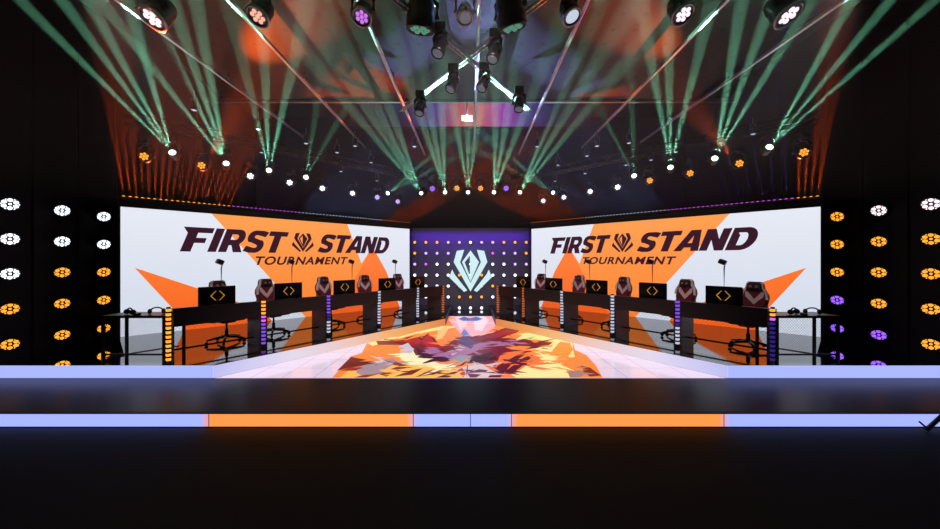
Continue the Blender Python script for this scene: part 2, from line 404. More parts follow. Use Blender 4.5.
for sg in (1, -1):
    q = SC[sg]; s = SIDE[sg]
    w = thing('video_wall', f'huge {s} LED screen with a tournament title on white and orange shapes', 'screen', q['o'], (0,0,q['ang']), 'video walls with the tournament title')
    mir = (lambda x: x) if sg == 1 else (lambda x: LS-x)
    obj('display', B(bx, 0, LS, 0, .06, 0, HS), M_white, w)
    fr = bmesh.new()
    bx(fr, -.05, 0, -.02, .16, -.0, HS+.0); bx(fr, LS, LS+.05, -.02, .16, -.0, HS+.0); bx(fr, -.05, LS+.05, -.02, .16, HS, HS+.16); bx(fr, 0, LS, .06, .16, 0, HS)
    obj('frame', fr, M_black, w)
    poly = [(1.60,HS),(5.13,HS),(5.62,1.58),(6.02,2.16),(6.55,1.30),(7.10,0),(3.85,0)]
    # second shape is a little deeper in colour, as the notch in the white shows
    obj('orange_shape', B(plate, [[(mir(a), b) for a, b in poly]], -.006, -.001), M_or1, w)
    obj('orange_shard', B(plate, [[(mir(a), b) for a, b in [(.22,1.52),(1.40,.96),(2.75,.30),(2.95,0),(1.08,0),(.86,.55)]]], -.007, -.001), M_or2, w)
    obj('orange_shard', B(plate, [[(mir(a), b) for a, b in [(6.02,2.16),(6.55,1.30),(7.10,0),(4.6,0),(5.2,.75)]]], -.008, -.0055), M_or2, w)
    bm = bmesh.new()
    word(bm, 'FIRST', *q['t'][0]); word(bm, 'STAND', *q['t'][1])
    o = obj('title_lettering', bm, M_ink, w, (0,-.013,0))
    bm = bmesh.new(); emblem(bm, *q['e']); obj('title_emblem', bm, M_ink, w, (0,-.013,0))
    me = font_mesh('TOURNAMENT', .3); xs = [v.co.x for v in me.vertices]; ys = [v.co.y for v in me.vertices]
    a0, a1, b0, b1 = q['tt']
    for v in me.vertices:
        x, y, z = v.co
        v.co = (a0+(x-min(xs))/(max(xs)-min(xs))*(a1-a0), -z*.5, b0+(y-min(ys))/(max(ys)-min(ys))*(b1-b0))
    me.materials.clear(); me.materials.append(M_ink)
    o = bpy.data.objects.new('subtitle_lettering', me); C.objects.link(o); o.parent = w; o.location = (0,-.013,0)

# ================================================================ LIGHT HELPERS
def spot(loc, target, col, power, deg, blend=.4, r=.02):
    l = bpy.data.lights.new('beam', 'SPOT'); l.energy = power; l.color = lin(col); l.spot_size = math.radians(deg); l.spot_blend = blend; l.shadow_soft_size = r
    o = bpy.data.objects.new('beam', l); C.objects.link(o); o.location = loc
    o.rotation_euler = (Vector(target)-Vector(loc)).to_track_quat('-Z', 'Y').to_euler()
    return o
LEDC = {}
def ledc(key, c, s, sample=False):
    if key not in LEDC: LEDC[key] = led('led_'+key, c, s, sample)
    return LEDC[key]
L_or = ledc('orange', (255,160,50), 1.5); L_or_dim = ledc('orange_dim', (225,110,30), .8)
L_wh = ledc('white', (235,240,255), 2.2); L_whd = ledc('white_dim', (205,215,235), .95)
L_vi = ledc('violet', (150,90,255), 1.5); L_vid = ledc('violet_dim', (90,60,200), .7)
L_mg = ledc('magenta', (215,90,235), 1.3); L_pk = ledc('pink_white', (255,225,235), 1.6)
L_mint = ledc('mint', (220,255,240), 4)
L_pvi = ledc('pale_violet', (205,170,255), 1.5)
L_dim = ledc('lens_dim', (120,120,135), .5); L_mint_dim = ledc('mint_dim', (90,150,125), .8); L_salmon = ledc('salmon', (255,175,150), 1.2); L_lilac = ledc('lilac', (205,120,235), 1.1)

# pixel battens above the video walls
BEAM_PWR = 1.0
for sg in (1, -1):
    q = SC[sg]; s = SIDE[sg]
    zb = HS+.17
    b = thing('pixel_batten', f'row of small coloured light points along the top of the {s} LED screen', 'light bar', (q['o'][0], q['o'][1], ZP+zb), (0,0,q['ang']), 'light bars above the LED screens')
    obj('housing', B(bx, 0, LS, -.10, .02, 0, .05), M_black, b)
    rot = Matrix.Rotation(q['ang'], 3, 'Z'); n = Vector((.687*sg, -.727, .0)); 
    N = 75
    for k in range(N):
        x = (k+.5)*LS/N; so = x if sg == 1 else LS-x      # so = distance from the outer end
        if sg == 1: c = 'o' if so < 2.0 else 'p' if so < 3.6 else 'w' if so < 6.4 else 'o'
        else: c = 'o' if so < .42 else 'p' if so < 3.0 else 'w' if so < 5.4 else 'o'
        if c == 'w': mm = L_whd
        elif c == 'p': mm = L_mg
        else: mm = L_or if so < 3 else L_or_dim
        px = bmesh.new(); lathe(px, [(.026,0),(.026,.012),(.018,.02),(0,.024)], Matrix.Translation((x,-.045,.05)), 10)
        obj('led_pixel', px, mm, b)
        if c != 'p' or k % 2:
            p0 = Vector((q['o'][0], q['o'][1], ZP+zb+.09)) + rot @ Vector((x,-.045,0))
            tg = p0 + n*5 + Vector((0,0,1.12))
            col, pw = {'o': ((255,84,22), 17000 if so < 3 else 15000), 'w': ((150,170,255), 13000), 'p': ((120,80,220), 6000)}[c]
            spot(p0, tg, col, pw*BEAM_PWR, 2.6 if c == 'o' and so < 3 else 1.7 if c != 'o' else 2.4, .6, .01)

# ---------------------------------------------------------------- fixtures
def aim(d):
    return Vector(d).normalized().to_track_quat('Z', 'Y').to_matrix().to_4x4()
def head_shape(bm, r, l): lathe(bm, [(r*.45,-l*.55),(r*.75,-l*.5),(r*.95,-l*.2),(r*.9,0),(r*1.0,l*.1),(r*1.05,l*.42),(r*.98,l*.5),(r*.82,l*.5),(r*.80,l*.46)], n=20)
def lens_cells(bm, r, z, rings=((0,1),(.55,6))):
    for rr, cnt in rings:
        for k in range(cnt):
            a = 2*PI*k/cnt+.3
            lathe(bm, [(r*.27,z),(r*.25,z+.01),(r*.12,z+.022),(0,z+.025)], Matrix.Translation((r*rr*math.cos(a), r*rr*math.sin(a), 0)), 10)
def moving_head(label, p, d, lens, r=.12, l=.34, hang=.30, group='moving head lamps', name='moving_head_lamp', ring=False, cells=True):
    """lamp hanging under a base box: head pivots in a yoke"""
    p = Vector(p); d = Vector(d).normalized()
    t = thing(name, label, 'stage light', p+Vector((0,0,hang+.1)), group=group)
    L0 = -Vector((0,0,hang+.1))
    obj('base', B(bbx, -r*.9, r*.9, -r*.7, r*.7, -.10, 0, .012), M_fix, t)
    yk = bmesh.new(); hx = Vector((d.y, -d.x, 0)); hx = hx.normalized() if hx.length > .01 else Vector((1,0,0))
    for k in (-1, 1):
        tube(yk, [L0+hx*k*r*1.18, L0+hx*k*r*1.2+Vector((0,0,hang*.7)), L0+hx*k*r*.5+Vector((0,0,hang))], [.03,.028,.03], 8)
    tube(yk, [L0-hx*r*.6+Vector((0,0,hang)), L0+hx*r*.6+Vector((0,0,hang))], .03, 8)
    obj('yoke', yk, M_fix, t)
    hd = bmesh.new(); head_shape(hd, r, l); ho = obj('head', hd, M_fix, t); ho.matrix_local = Matrix.Translation(L0) @ aim(d)
    ln = bmesh.new()
    if cells: lens_cells(ln, r*.8, l*.46, ((0,1),(.62,6)))
    else: lathe(ln, [(r*.78,l*.46),(r*.5,l*.52),(0,l*.54)], n=16)
    lo = obj('lens', ln, lens, ho)
    if ring:
        rg = bmesh.new(); lathe(rg, [(r*1.08,l*.40),(r*1.12,l*.52),(r*.9,l*.53),(r*.88,l*.47)], n=24); obj('trim_ring', rg, M_alu, ho)
    return t
def truss_pt(px, py, z):      # point on the hanging truss that runs parallel to a video wall
    return at(px, py, (z-EYE)*F/(HY-py))

# hanging trusses that carry the lamps (long bars parallel to the screens)
def bar_thing(name, label, p, q, r, m, cat='truss', kind3=False, group=None):
    p, q = Vector(p), Vector(q)
    t = thing(name, label, cat, p, group=group)
    d = q-p
    if not kind3: obj('bar', B(tube, [(0,0,0), d], r, 8), m, t)
    else:
        u = d.normalized(); side = u.cross(Vector((0,0,1))).normalized()*kind3; up = side.cross(u).normalized()*kind3
        cs = [side*.5-up*.3, -side*.5-up*.3, up*.6]
        for c in cs: obj('chord', B(tube, [c, c+d], r, 8), m, t)
        lb = bmesh.new(); n = max(2, int(d.length/(kind3*1.6)))
        for k in range(n):
            a, b = d*(k/n), d*((k+1)/n)
            for i in range(3): tube(lb, [cs[i]+a, cs[(i+1) % 3]+b], r*.5, 5)
        obj('lacing', lb, m, t)
    return t

MINT = (150,255,205)
beams = [  # lamp pixel, far ends of its rays (pixels), power
 ((172,152), [(20,0),(62,0),(128,0),(88,0)], 1.0), ((226,163), [(100,0),(146,0),(196,0),(172,0)], 1.0),
 ((269,170), [(228,0),(262,0),(308,0)], .8), ((306,177), [(316,110),(345,110)], .2),
 ((388,193), [(450,140),(450,160)], .35), ((421,193), [(310,60),(335,60),(372,60),(352,60)], 1.0),
 ((445,192), [(402,60),(420,60),(440,60)], 1.0), ((468,192), [(445,60),(468,60),(487,60)], .9),
 ((494,192), [(497,60),(517,60),(545,60)], 1.0), ((520,192), [(575,60),(598,60),(628,60)], 1.0),
 ((552.8,192.5), [(490,140),(495,160)], .35), ((634,175.5), [(600,110),(632,110)], .2),
 ((670.5,167), [(640,0),(668,0),(712,0)], .85), ((715,158), [(742,0),(772,0),(812,0)], 1.0),
 ((770,146.5), [(852,0),(890,0),(935,0)], 1.0)]
where = ['nearest the left wall', 'second from the left wall', 'third from the left wall', 'with a faint beam, fourth from the left wall', 'small, firing sideways above the left screen',
 'leftmost of the five above the stage middle', 'second of the five above the stage middle', 'centre one of the five above the stage middle', 'fourth of the five above the stage middle', 'rightmost of the five above the stage middle',
 'small, firing sideways above the right screen', 'with a faint beam, fourth from the right wall', 'third from the right wall', 'second from the right wall', 'nearest the right wall']
ZB = 4.2
for i, ((px, py), ends, pw) in enumerate(beams):
    p = at(px, py, (ZB-EYE)*F/(HY-py))
    dirs = []
    for (ex, ey) in ends:
        # follow the same line in the picture up to the ceiling height above the audience
        f = (py+30)/(py-ey); qx = px+(ex-px)*f; qy = -30
        e = at(qx, qy, (5.12-EYE)*F/(HY-qy)); dirs.append((e-p).normalized())
    m = sum(dirs, Vector()).normalized()
    moving_head('beam lamp with mint rays, '+where[i], p-m*.12, m, L_mint, r=.075, l=.22, hang=.26, group='beam lamps firing mint rays', name='beam_lamp', cells=False)
    for d in dirs: spot(p+d*.02, p+d*3, MINT, (42000 if 5 <= i <= 9 else 60000)*pw, 2.5, .35, .015)
# wash lamps on the same bars
wash = [((146,157),'o'),((203,166),'o'),((251.4,176.5),'w'),((290.5,183),'w'),((323,188.6),'w'),((353,193.5),'w'),((377.6,197.5),'v'),((398,201.7),'v'),
        ((432.6,189),'v'),((457,188.5),'o'),((480.6,188.6),'o'),((506,188.6),'v'),
        ((543,201),'w'),((563.6,197.5),'w'),((589.7,191.8),'w'),((617,187.5),'w'),((649,181),'o'),((689,173.7),'o'),((738,164),'o'),((802,153),'o')]
wn = {'o':'orange','w':'white','v':'violet'}
for i, ((px, py), c) in enumerate(wash):
    if i < 8: pos = f'{ORD[i]} from the left wall in the row over the left screen'
    elif i < 12: pos = f'{ORD[i-8]} from the left in the short row over the stage middle'
    else: pos = f'{ORD[19-i]} from the right wall in the row over the right screen'
    p = at(px, py, (4.0-EYE)*F/(HY-py))
    d = Vector((-p.x*.45, -p.y, -.9)).normalized()
    moving_head(f'{wn[c]} round wash lamp, {pos}', p, d, {'o':L_or,'w':L_wh,'v':L_vi if px > 420 else L_pvi}[c], r=.10, l=.16, hang=.24, group='wash lamps above the stage', name='wash_lamp')
# small dim spot cans higher up
small = [(261.6,152.5),(309,164.6),(341,171.4),(377,180.7),(258,129),(306,143.4),(337,152.5),(355,146),(371,162.5),(414.5,146.5),(194,110),
         (558,165),(587,156),(597,146),(629,143),(585,173.5),(555,181),(626,165),(651,160),(676,152),(537,146.5),(753,134)]
def can(label, p):
    t = thing('spot_can', label, 'stage light', p, group='small dim spot cans under the upper ceiling')
    b = bmesh.new(); lathe(b, [(.03,.16),(.045,.14),(.05,0),(.046,-.005),(.04,.0)], n=14); obj('housing', b, M_fix, t)
    b = bmesh.new(); lathe(b, [(.04,0),(.02,-.012),(0,-.014)], n=12); obj('lens', b, L_whd, t)
    b = bmesh.new(); tube(b, [(-.058,0,.07),(-.05,0,.2),(.05,0,.2),(.058,0,.07)], .007, 6); tube(b, [(0,0,.2),(0,0,.32)], .012, 6); obj('bracket', b, M_pole, t)
for i, (px, py) in enumerate(small):
    nl = 11
    if i < nl: r = sorted(x for x, _ in small[:nl]).index(px); s = 'left'
    else: r = sorted((-x for x, _ in small[nl:])).index(-px); s = 'right'
    can(f'small dim spot can, {ORD[r]} inward from the {s} wall side, high above the screen', at(px, py, (4.55-EYE)*F/(HY-py)))

# bars carrying them
for sg in (1, -1):
    s = SIDE[sg]
    bar_thing('lighting_truss', f'black truss carrying the beam and wash lamps above the {s} screen', (-6.35*sg, 6.2, 4.66), (-1.25*sg, 11.0, 4.66), .022, M_fix, kind3=.2, group='black trusses carrying the stage lamps')
bar_thing('lighting_truss', 'black truss carrying the lamps above the stage middle', (-1.25, 10.75, 4.66), (1.25, 10.75, 4.66), .022, M_fix, kind3=.2, group='black trusses carrying the stage lamps')

# ceiling tracks running away from the camera
for x, y1, lb in ((-4.06,8.6,'outermost on the left'),(-2.78,9.0,'second from the left'),(-1.29,9.6,'left of the middle'),(.10,10.3,'in the middle above the crossed bars'),(1.35,9.6,'right of the middle'),(2.95,9.0,'second from the right'),(4.3,8.6,'outermost on the right')):
    tk = thing('ceiling_track', f'thin metal track running away under the ceiling, {lb}', 'lighting track', (x, 1.5, 5.02), group='metal tracks under the ceiling')
    obj('rail', B(bbx, -.022, .022, 0, y1-1.5, 0, .05, .006, 1), M_alu, tk)
    hb = bmesh.new()
    for yy in (.6, 2.4, 4.2): tube(hb, [(0,yy,.05),(0,yy,.18)], .008, 6)
    obj('hanger', hb, M_pole, tk)
# crossed truss bars
bar_thing('crossed_bar', 'silver lighting bar slanting from front left to back right under the ceiling', at(350,-40,(4.85-EYE)*F/(HY+40)), at(530,110,(4.85-EYE)*F/(HY-110)), .011, M_alu, 'lighting bar', kind3=.055, group='crossed silver lighting bars')
bar_thing('crossed_bar', 'silver lighting bar slanting from front right to back left under the ceiling', at(592,-40,(4.93-EYE)*F/(HY+40)), at(401,111,(4.93-EYE)*F/(HY-111)), .011, M_alu, 'lighting bar', kind3=.055, group='crossed silver lighting bars')
# small heads on the crossed bars
for px, py, lb in ((440,47,'on the bar left of the silver ring lamp'),(453,84,'on the bar just before the crossing, below left'),(420,108,'at the far left end of the crossed bars'),(495,53,'on the bar right of the middle track'),(484,83,'just behind the crossing on the right'),(519,104,'at the far right end of the crossed bars')):
    p = at(px, py, (4.55-EYE)*F/(HY-py))
    moving_head('small black spot head hanging '+lb, p, (random.uniform(-.5,.5), -.35, -1), L_dim, r=.078, l=.23, hang=.17, group='small black heads on the crossed bars', name='spot_lamp', cells=False)
# big heads close to the camera
for px, py, r, ln, lb, rg, dd in ((160,12,.13,L_pk,'large stage lamp with a warm white cell lens, high at the left',True,(-.3,-.5,-1)),
     (262,11,.11,L_salmon,'large stage lamp with a salmon pink cell lens, high at the left',True,(-.2,-.5,-1)),
     (363,12,.10,L_lilac,'large stage lamp with a lilac lens beside the upper left track',True,(0,-.5,-1)),
     (465,13,.085,L_dim,'stage lamp with a bright silver ring beside the middle track',True,(0,-.35,-1)),
     (569,11,.10,L_whd,'stage lamp with a silver lens right of the green tinted heads',True,(.3,-.4,-1)),
     (679,9,.11,L_pk,'large stage lamp with a pale pink cell lens, high at the right',True,(.2,-.5,-1)),
     (781,9,.13,L_pk,'large stage lamp with a warm white cell lens, high at the right',True,(.3,-.5,-1)),
     (421,14,.16,L_mint_dim,'bulky black moving head with a green lens at the start of the left crossed bar',False,(-.1,.25,-1)),
     (510,12,.16,L_mint_dim,'bulky black moving head with a green lens right of the silver ring lamp',False,(.25,.3,-1))):
    p = at(px, py, (4.82-EYE)*F/(HY-py))
    moving_head(lb, p, dd, ln, r=r, l=r*2.1, hang=.22, group='large stage lamps hanging close to the audience', ring=rg, cells=px in (160,262,679,781,363,421,510))
# small lit sign on a rod
t = thing('hanging_sign', 'small white lit panel hanging on a rod below the ceiling edge', 'sign', at(467,118,6.5))
obj('panel', B(bbx, -.11, .11, -.02, .02, -.05, .05, .006), led('sign_face', (255,235,225), 1.2), t)
obj('rod', B(tube, [(0,0,.05),(0,0,.52)], .01, 6), M_pole, t)
# banner screen under the ceiling edge
def bn(nt): return axis_ramp(nt, 0, -4.2, 4.2, [(0,(10,10,18)),(.22,(38,34,66)),(.36,(90,66,140)),(.46,(196,100,104)),(.54,(206,104,110)),(.64,(160,66,180)),(.74,(74,56,130)),(.86,(22,22,40)),(1,(10,10,18))])
t = thing('ceiling_banner_screen', 'wide glowing strip fading from violet to salmon below the ceiling edge', 'screen', (0,11.9,6.72))
obj('display', B(bx, -4.2, 4.2, 0, .05, .05, .85), nodes_emit('banner_glow', bn, strength=.8), t)
obj('frame', B(bx, -4.25, 4.25, .05, .1, .0, .88), M_black, t)

# ================================================================ SIDE WALL LAMPS
def wall_lamp(label, p, face, lens, r=.125, group='round lamps on the side walls'):
    t = thing('wall_lamp', label, 'wall light', p, (0,0,0), group)
    m = aim(face); 
    b = bmesh.new(); lathe(b, [(r*.5,-.07),(r*.95,-.05),(r*1.0,.0),(r*.98,.01),(r*.9,.01),(r*.88,-.01)], n=24); o = obj('housing', b, M_fix, t); o.matrix_local = m
    b = bmesh.new()
    for k in range(6):
        a = 2*PI*(k+.5)/6
        lathe(b, [(r*.27,-.005),(r*.25,.004),(r*.14,.012),(0,.014)], Matrix.Translation((r*.62*math.cos(a), r*.62*math.sin(a), 0)), 10)
    lathe(b, [(r*.18,-.005),(r*.16,.004),(0,.008)], n=8)
    for k in range(12):
        a = 2*PI*k/12
        lathe(b, [(r*.10,-.005),(r*.08,.004),(0,.006)], Matrix.Translation((r*.84*math.cos(a), r*.84*math.sin(a), 0)), 6)
    o2 = obj('led_ring', b, lens, t); o2.matrix_local = m
    return t
ZR = [3.06, 2.435, 1.81, 1.18, .545, -.07]
cols = {1: ('wwwoo', 'wwooooo'[:6], 'wwoooo'), -1: ('poooo', 'poOovv'.replace('O','o'), 'ooovvv')}
cols[1] = ('wwwoo', 'wwoooo', 'wwoooo')
cn = ['nearest the audience', 'in the middle', 'beside the screen']
ln = {'w': L_wh, 'o': L_or, 'p': L_pk, 'v': L_vi}
nm2 = {'w': 'white', 'o': 'orange', 'p': 'pinkish white', 'v': 'violet'}
rown = ['top', 'second', 'third', 'fourth', 'fifth', 'lowest']
for sg in (1, -1):
    for ci, Y in enumerate((6.10, 6.88, 7.66)):
        for ri, c in enumerate(cols[sg][ci]):
            z = ZR[ri] + (0, .0, -.02)[ci]
            wall_lamp(f'{nm2[c]} cell lamp, {rown[ri]} down in the {SIDE[sg]} wall column {cn[ci]}', (-8.26*sg, Y, z), (.8*sg, -.5, -.38), ln[c], r=.12)

# ================================================================ BACK LAMP WALL
M_bwall = mat('lamp_wall_board', (.07,.065,.085), .6, noise=(40,.1))
bw = thing('lamp_wall_panel', 'dark panel wall behind the emblem holding the grid of round lamps', 'wall panel', (0, 13.0, -.3))
obj('panel', B(bx, -2.26, 2.26, -.04, .04, 0, 3.6), M_bwall, bw)
obj('header', B(bx, -2.26, 2.26, -.04, .04, 3.6, 4.9), M_wall, bw)
def backpanel(nt): return None
rowc = ['OOOPPWPPOOO', 'OPPPWWWMPPO', 'PMWW...WWPP'.replace('.','W'), 'WWWWOWOWWWW', 'WWWWOWOOWWW', 'WWWWOOOWWWW', 'WWWWWWWWWWW']
bl = {'O': L_or, 'P': L_pvi, 'W': L_wh, 'M': L_mg}; bn_ = {'O':'orange','P':'pale violet','W':'white','M':'magenta'}
for ri, row in enumerate(rowc):
    for ci, c in enumerate(row):
        x = (ci-5)*.424; z = 2.75-ri*.4155
        t = thing('grid_lamp', f'{bn_[c]} round lamp in the {ORD[ri]} row of the back wall, {ORD[ci]} from the left', 'wall light', (x, 12.96, z), group='round lamps on the back wall')
        b = bmesh.new(); lathe(b, [(.075,.04),(.08,.0),(.07,-.02),(.062,-.01)], Matrix.Rotation(PI/2, 4, 'X'), 16)
        obj('housing', B(lathe, [(.08,0),(.082,.03),(.070,.045),(.064,.03)], Matrix.Rotation(PI/2, 4, 'X'), 16), M_fix, t); b.free()
        obj('lens', B(lathe, [(.064,.02),(.05,.034),(.02,.042),(0,.043)], Matrix.Rotation(PI/2, 4, 'X'), 16), bl[c], t)
# soft coloured light washing the back panel
def arealight(loc, rot, col, power, sx, sy, spread=180):
    l = bpy.data.lights.new('wash', 'AREA'); l.shape = 'RECTANGLE'; l.size = sx; l.size_y = sy; l.energy = power; l.color = lin(col); l.spread = math.radians(spread)
    o = bpy.data.objects.new('wash', l); C.objects.link(o); o.location = loc; o.rotation_euler = rot; return o

# emblem hanging in front of the lamp wall
t = thing('stage_emblem', 'glowing pale cyan crystal shaped emblem in front of the back wall', 'emblem', (0, 12.45, 1.68))
bm = bmesh.new(); emblem(bm, 0, 0, .78, .77, -.03, .03); obj('emblem_face', bm, led('emblem_glow', (205,238,242), 1.0, True), t)
bm = bmesh.new()
for a, b in ((-.42,.5),(.42,.5),(0,-.4)): tube(bm, [(a,.02,b),(a,.52,b)], .012, 6)
obj('bracket', bm, M_pole, t)

# ================================================================ DESK ROWS
COLP = [(-4.86,5.47),(-4.0,6.57),(-3.18,7.62),(-2.34,8.71),(-1.52,9.78),(-.86,10.64)]
colsets = {
 1: ['o'*12, 'oooommvvvvvv', 'vvvvvvddwwww', 'w'*12, 'w'*12, 'O'*12],
 -1: ['oopdddddddddd'[:12], 'vvvvvvdwwwww', 'w'*12, 'w'*12, 'O'*12, 'O'*12]}
SEG = {'o': L_or, 'O': L_or_dim, 'm': L_mg, 'v': ledc('seg_violet',(130,80,230),1.0), 'd': ledc('seg_deep',(60,44,160),.55), 'w': ledc('seg_white',(205,210,235),.9), 'p': L_mg}
segc = ['orange', 'orange to violet', 'violet to white', 'white', 'white', 'dim orange']
segr = ['orange and deep violet', 'violet to white', 'white', 'white', 'dim orange', 'dim orange']
def light_column(sg, i):
    x, y = COLP[i]; s = SIDE[sg]
    dv = Vector((.611*sg, .792, 0)); ang = math.atan2(dv.y, dv.x)
    cc = (segc if sg == 1 else segr)[i]
    t = thing('light_column', f'{cc} segmented light column, {ORD[i]} from the front of the {s} desk row', 'light column', (x*sg, y, ZP), (0,0,ang), 'segmented light columns along the desk rows')
    obj('post', B(bx, -.024, .024, -.024, .024, 0, .93), M_black, t)
    for k, c in enumerate(colsets[sg][i]):
        z1 = .90-k*.072
        obj('led_segment', B(bbx, -.030, .030, -.030, .030, z1-.042, z1, .006, 1), SEG[c], t)
def mesh_wires(bm, L, y, z0, z1, sp=.065, w=.0010):
    n = int((L+(z1-z0))/sp)
    for s in (1, -1):
        for k in range(n+1):
            a = k*sp-(z1-z0)
            x0, x1 = a, a+(z1-z0); za, zb = z0, z1
            if x0 < 0: za = z0-x0; x0 = 0
            if x1 > L: zb = z1-(x1-L); x1 = L
            if x1-x0 < .02: continue
            if s < 0: x0, x1 = L-x0, L-x1
            v = [bm.verts.new(p) for p in ((x0-w*1.4,y,za),(x0+w*1.4,y,za),(x1+w*1.4,y,zb),(x1-w*1.4,y,zb))]
            v2 = [bm.verts.new(p.co+Vector((0,w*1.5,0))) for p in v]
            bm.faces.new(v); bm.faces.new(v2[::-1]); bm.faces.new((v[0],v[3],v2[3],v2[0])); bm.faces.new((v[1],v2[1],v2[2],v[2]))
def desk(sg, i):
    a = Vector((*COLP[i], 0)); b = Vector((*COLP[i+1], 0)); L = (b-a).length-.10
    s = SIDE[sg]; dv = Vector((.611*sg, .792, 0)); ang = math.atan2(dv.y, dv.x); Y = (lambda v: v*sg)
    p = Vector((a.x*sg, a.y, ZP)) + dv*.05
    g = ('front desk', 'second desk', 'third desk', 'fourth desk', 'rearmost desk')[i]
    t = thing('player_desk', f'black player table, {g} of the {s} row counting from the audience', 'desk', p, (0,0,ang), 'black player desks')
    def yb(bm, x0, x1, y0, y1, z0, z1): bx(bm, x0, x1, min(Y(y0), Y(y1)), max(Y(y0), Y(y1)), z0, z1)
    obj('worktop', B(yb, .03, L-.01, .035, .72, .80, .83), M_desk, t)
    obj('front_panel', B(yb, .005, L-.005, -.03, .03, .60, .90), M_desk, t)
    obj('side_panel', B(yb, .005, .03, .03, .62, .0, .80), M_divider, t)
    obj('side_panel', B(yb, L-.008, L, .035, .62, .0, .80), M_divider, t)
    bm = bmesh.new(); tube(bm, [(.03,Y(.33),.16),(L-.01,Y(.33),.16)], .017, 8); obj('stretcher_bar', bm, M_black, t)
    bm = bmesh.new(); mesh_wires(bm, L-.02, Y(.0), .02, .60); bmesh.ops.translate(bm, vec=(.01,0,0), verts=bm.verts[:]); obj('mesh_screen', bm, M_pole if False else M_black, t)
    return p, dv, Vector((-dv.y, dv.x, 0))*sg, L, g
def monitor(label, p, ang):
    t = thing('monitor', label, 'monitor', p, (0,0,ang), 'black monitors with a gold diamond on the back')
    obj('panel', B(bbx, -.285, .285, -.02, .02, .03, .375, .01), M_screenblack, t)
    bm = bmesh.new(); tube(bm, [(0,0,.012),(0,0,.16)], .022, 10); obj('stand_neck', bm, M_fix, t)
    obj('stand_foot', B(bbx, -.12, .12, -.09, .09, 0, .015, .005, 1), M_fix, t)
    for sd in (-1, 1):
        if sd*SGN[0] > 0: continue
        bm = bmesh.new(); k = .085; w = .014
        for m in (-1, 1):   # two angle brackets forming an open diamond
            plate(bm, [[(m*.022, .205+k),(m*.022+m*.012, .205+k+.004),(m*(k+.03), .205),(m*.034, .205-k-.004),(m*.022, .205-k),(m*(k+.03-w*1.6), .205)]], sd*.0205-.001, sd*.0205+.001)
        obj('logo', bm, L_gold, t)
    return t
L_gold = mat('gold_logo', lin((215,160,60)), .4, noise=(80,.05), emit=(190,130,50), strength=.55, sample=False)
SGN = [1]
def webcam_pole(label, p, ang):
    t = thing('webcam_pole', label, 'camera', p, (0,0,ang), 'player cameras on thin poles')
    bm = bmesh.new(); lathe(bm, [(.06,0),(.06,.012),(.02,.02)], n=16); obj('base', bm, M_fix, t)
    bm = bmesh.new(); tube(bm, [(0,0,.01),(0,0,.70),(.01,-.01,.76),(.0,-.03,.80)], .011, 8); obj('pole', bm, M_pole, t)
    bm = bmesh.new(); bbx(bm, -.085, .035, -.06, .05, .775, .865, .02); bmesh.ops.rotate(bm, cent=(-.02,0,.82), matrix=Matrix.Rotation(math.radians(24), 3, 'Y'), verts=bm.verts[:]); o = obj('camera_body', bm, M_fix, t)
    bm = bmesh.new(); lathe(bm, [(.028,0),(.03,.03),(.024,.034),(.0,.03)], Matrix.Translation((-.03,.05,.82)) @ Matrix.Rotation(-PI/2, 4, 'X'), 14); obj('camera_lens', bm, M_silver, t)
    return t
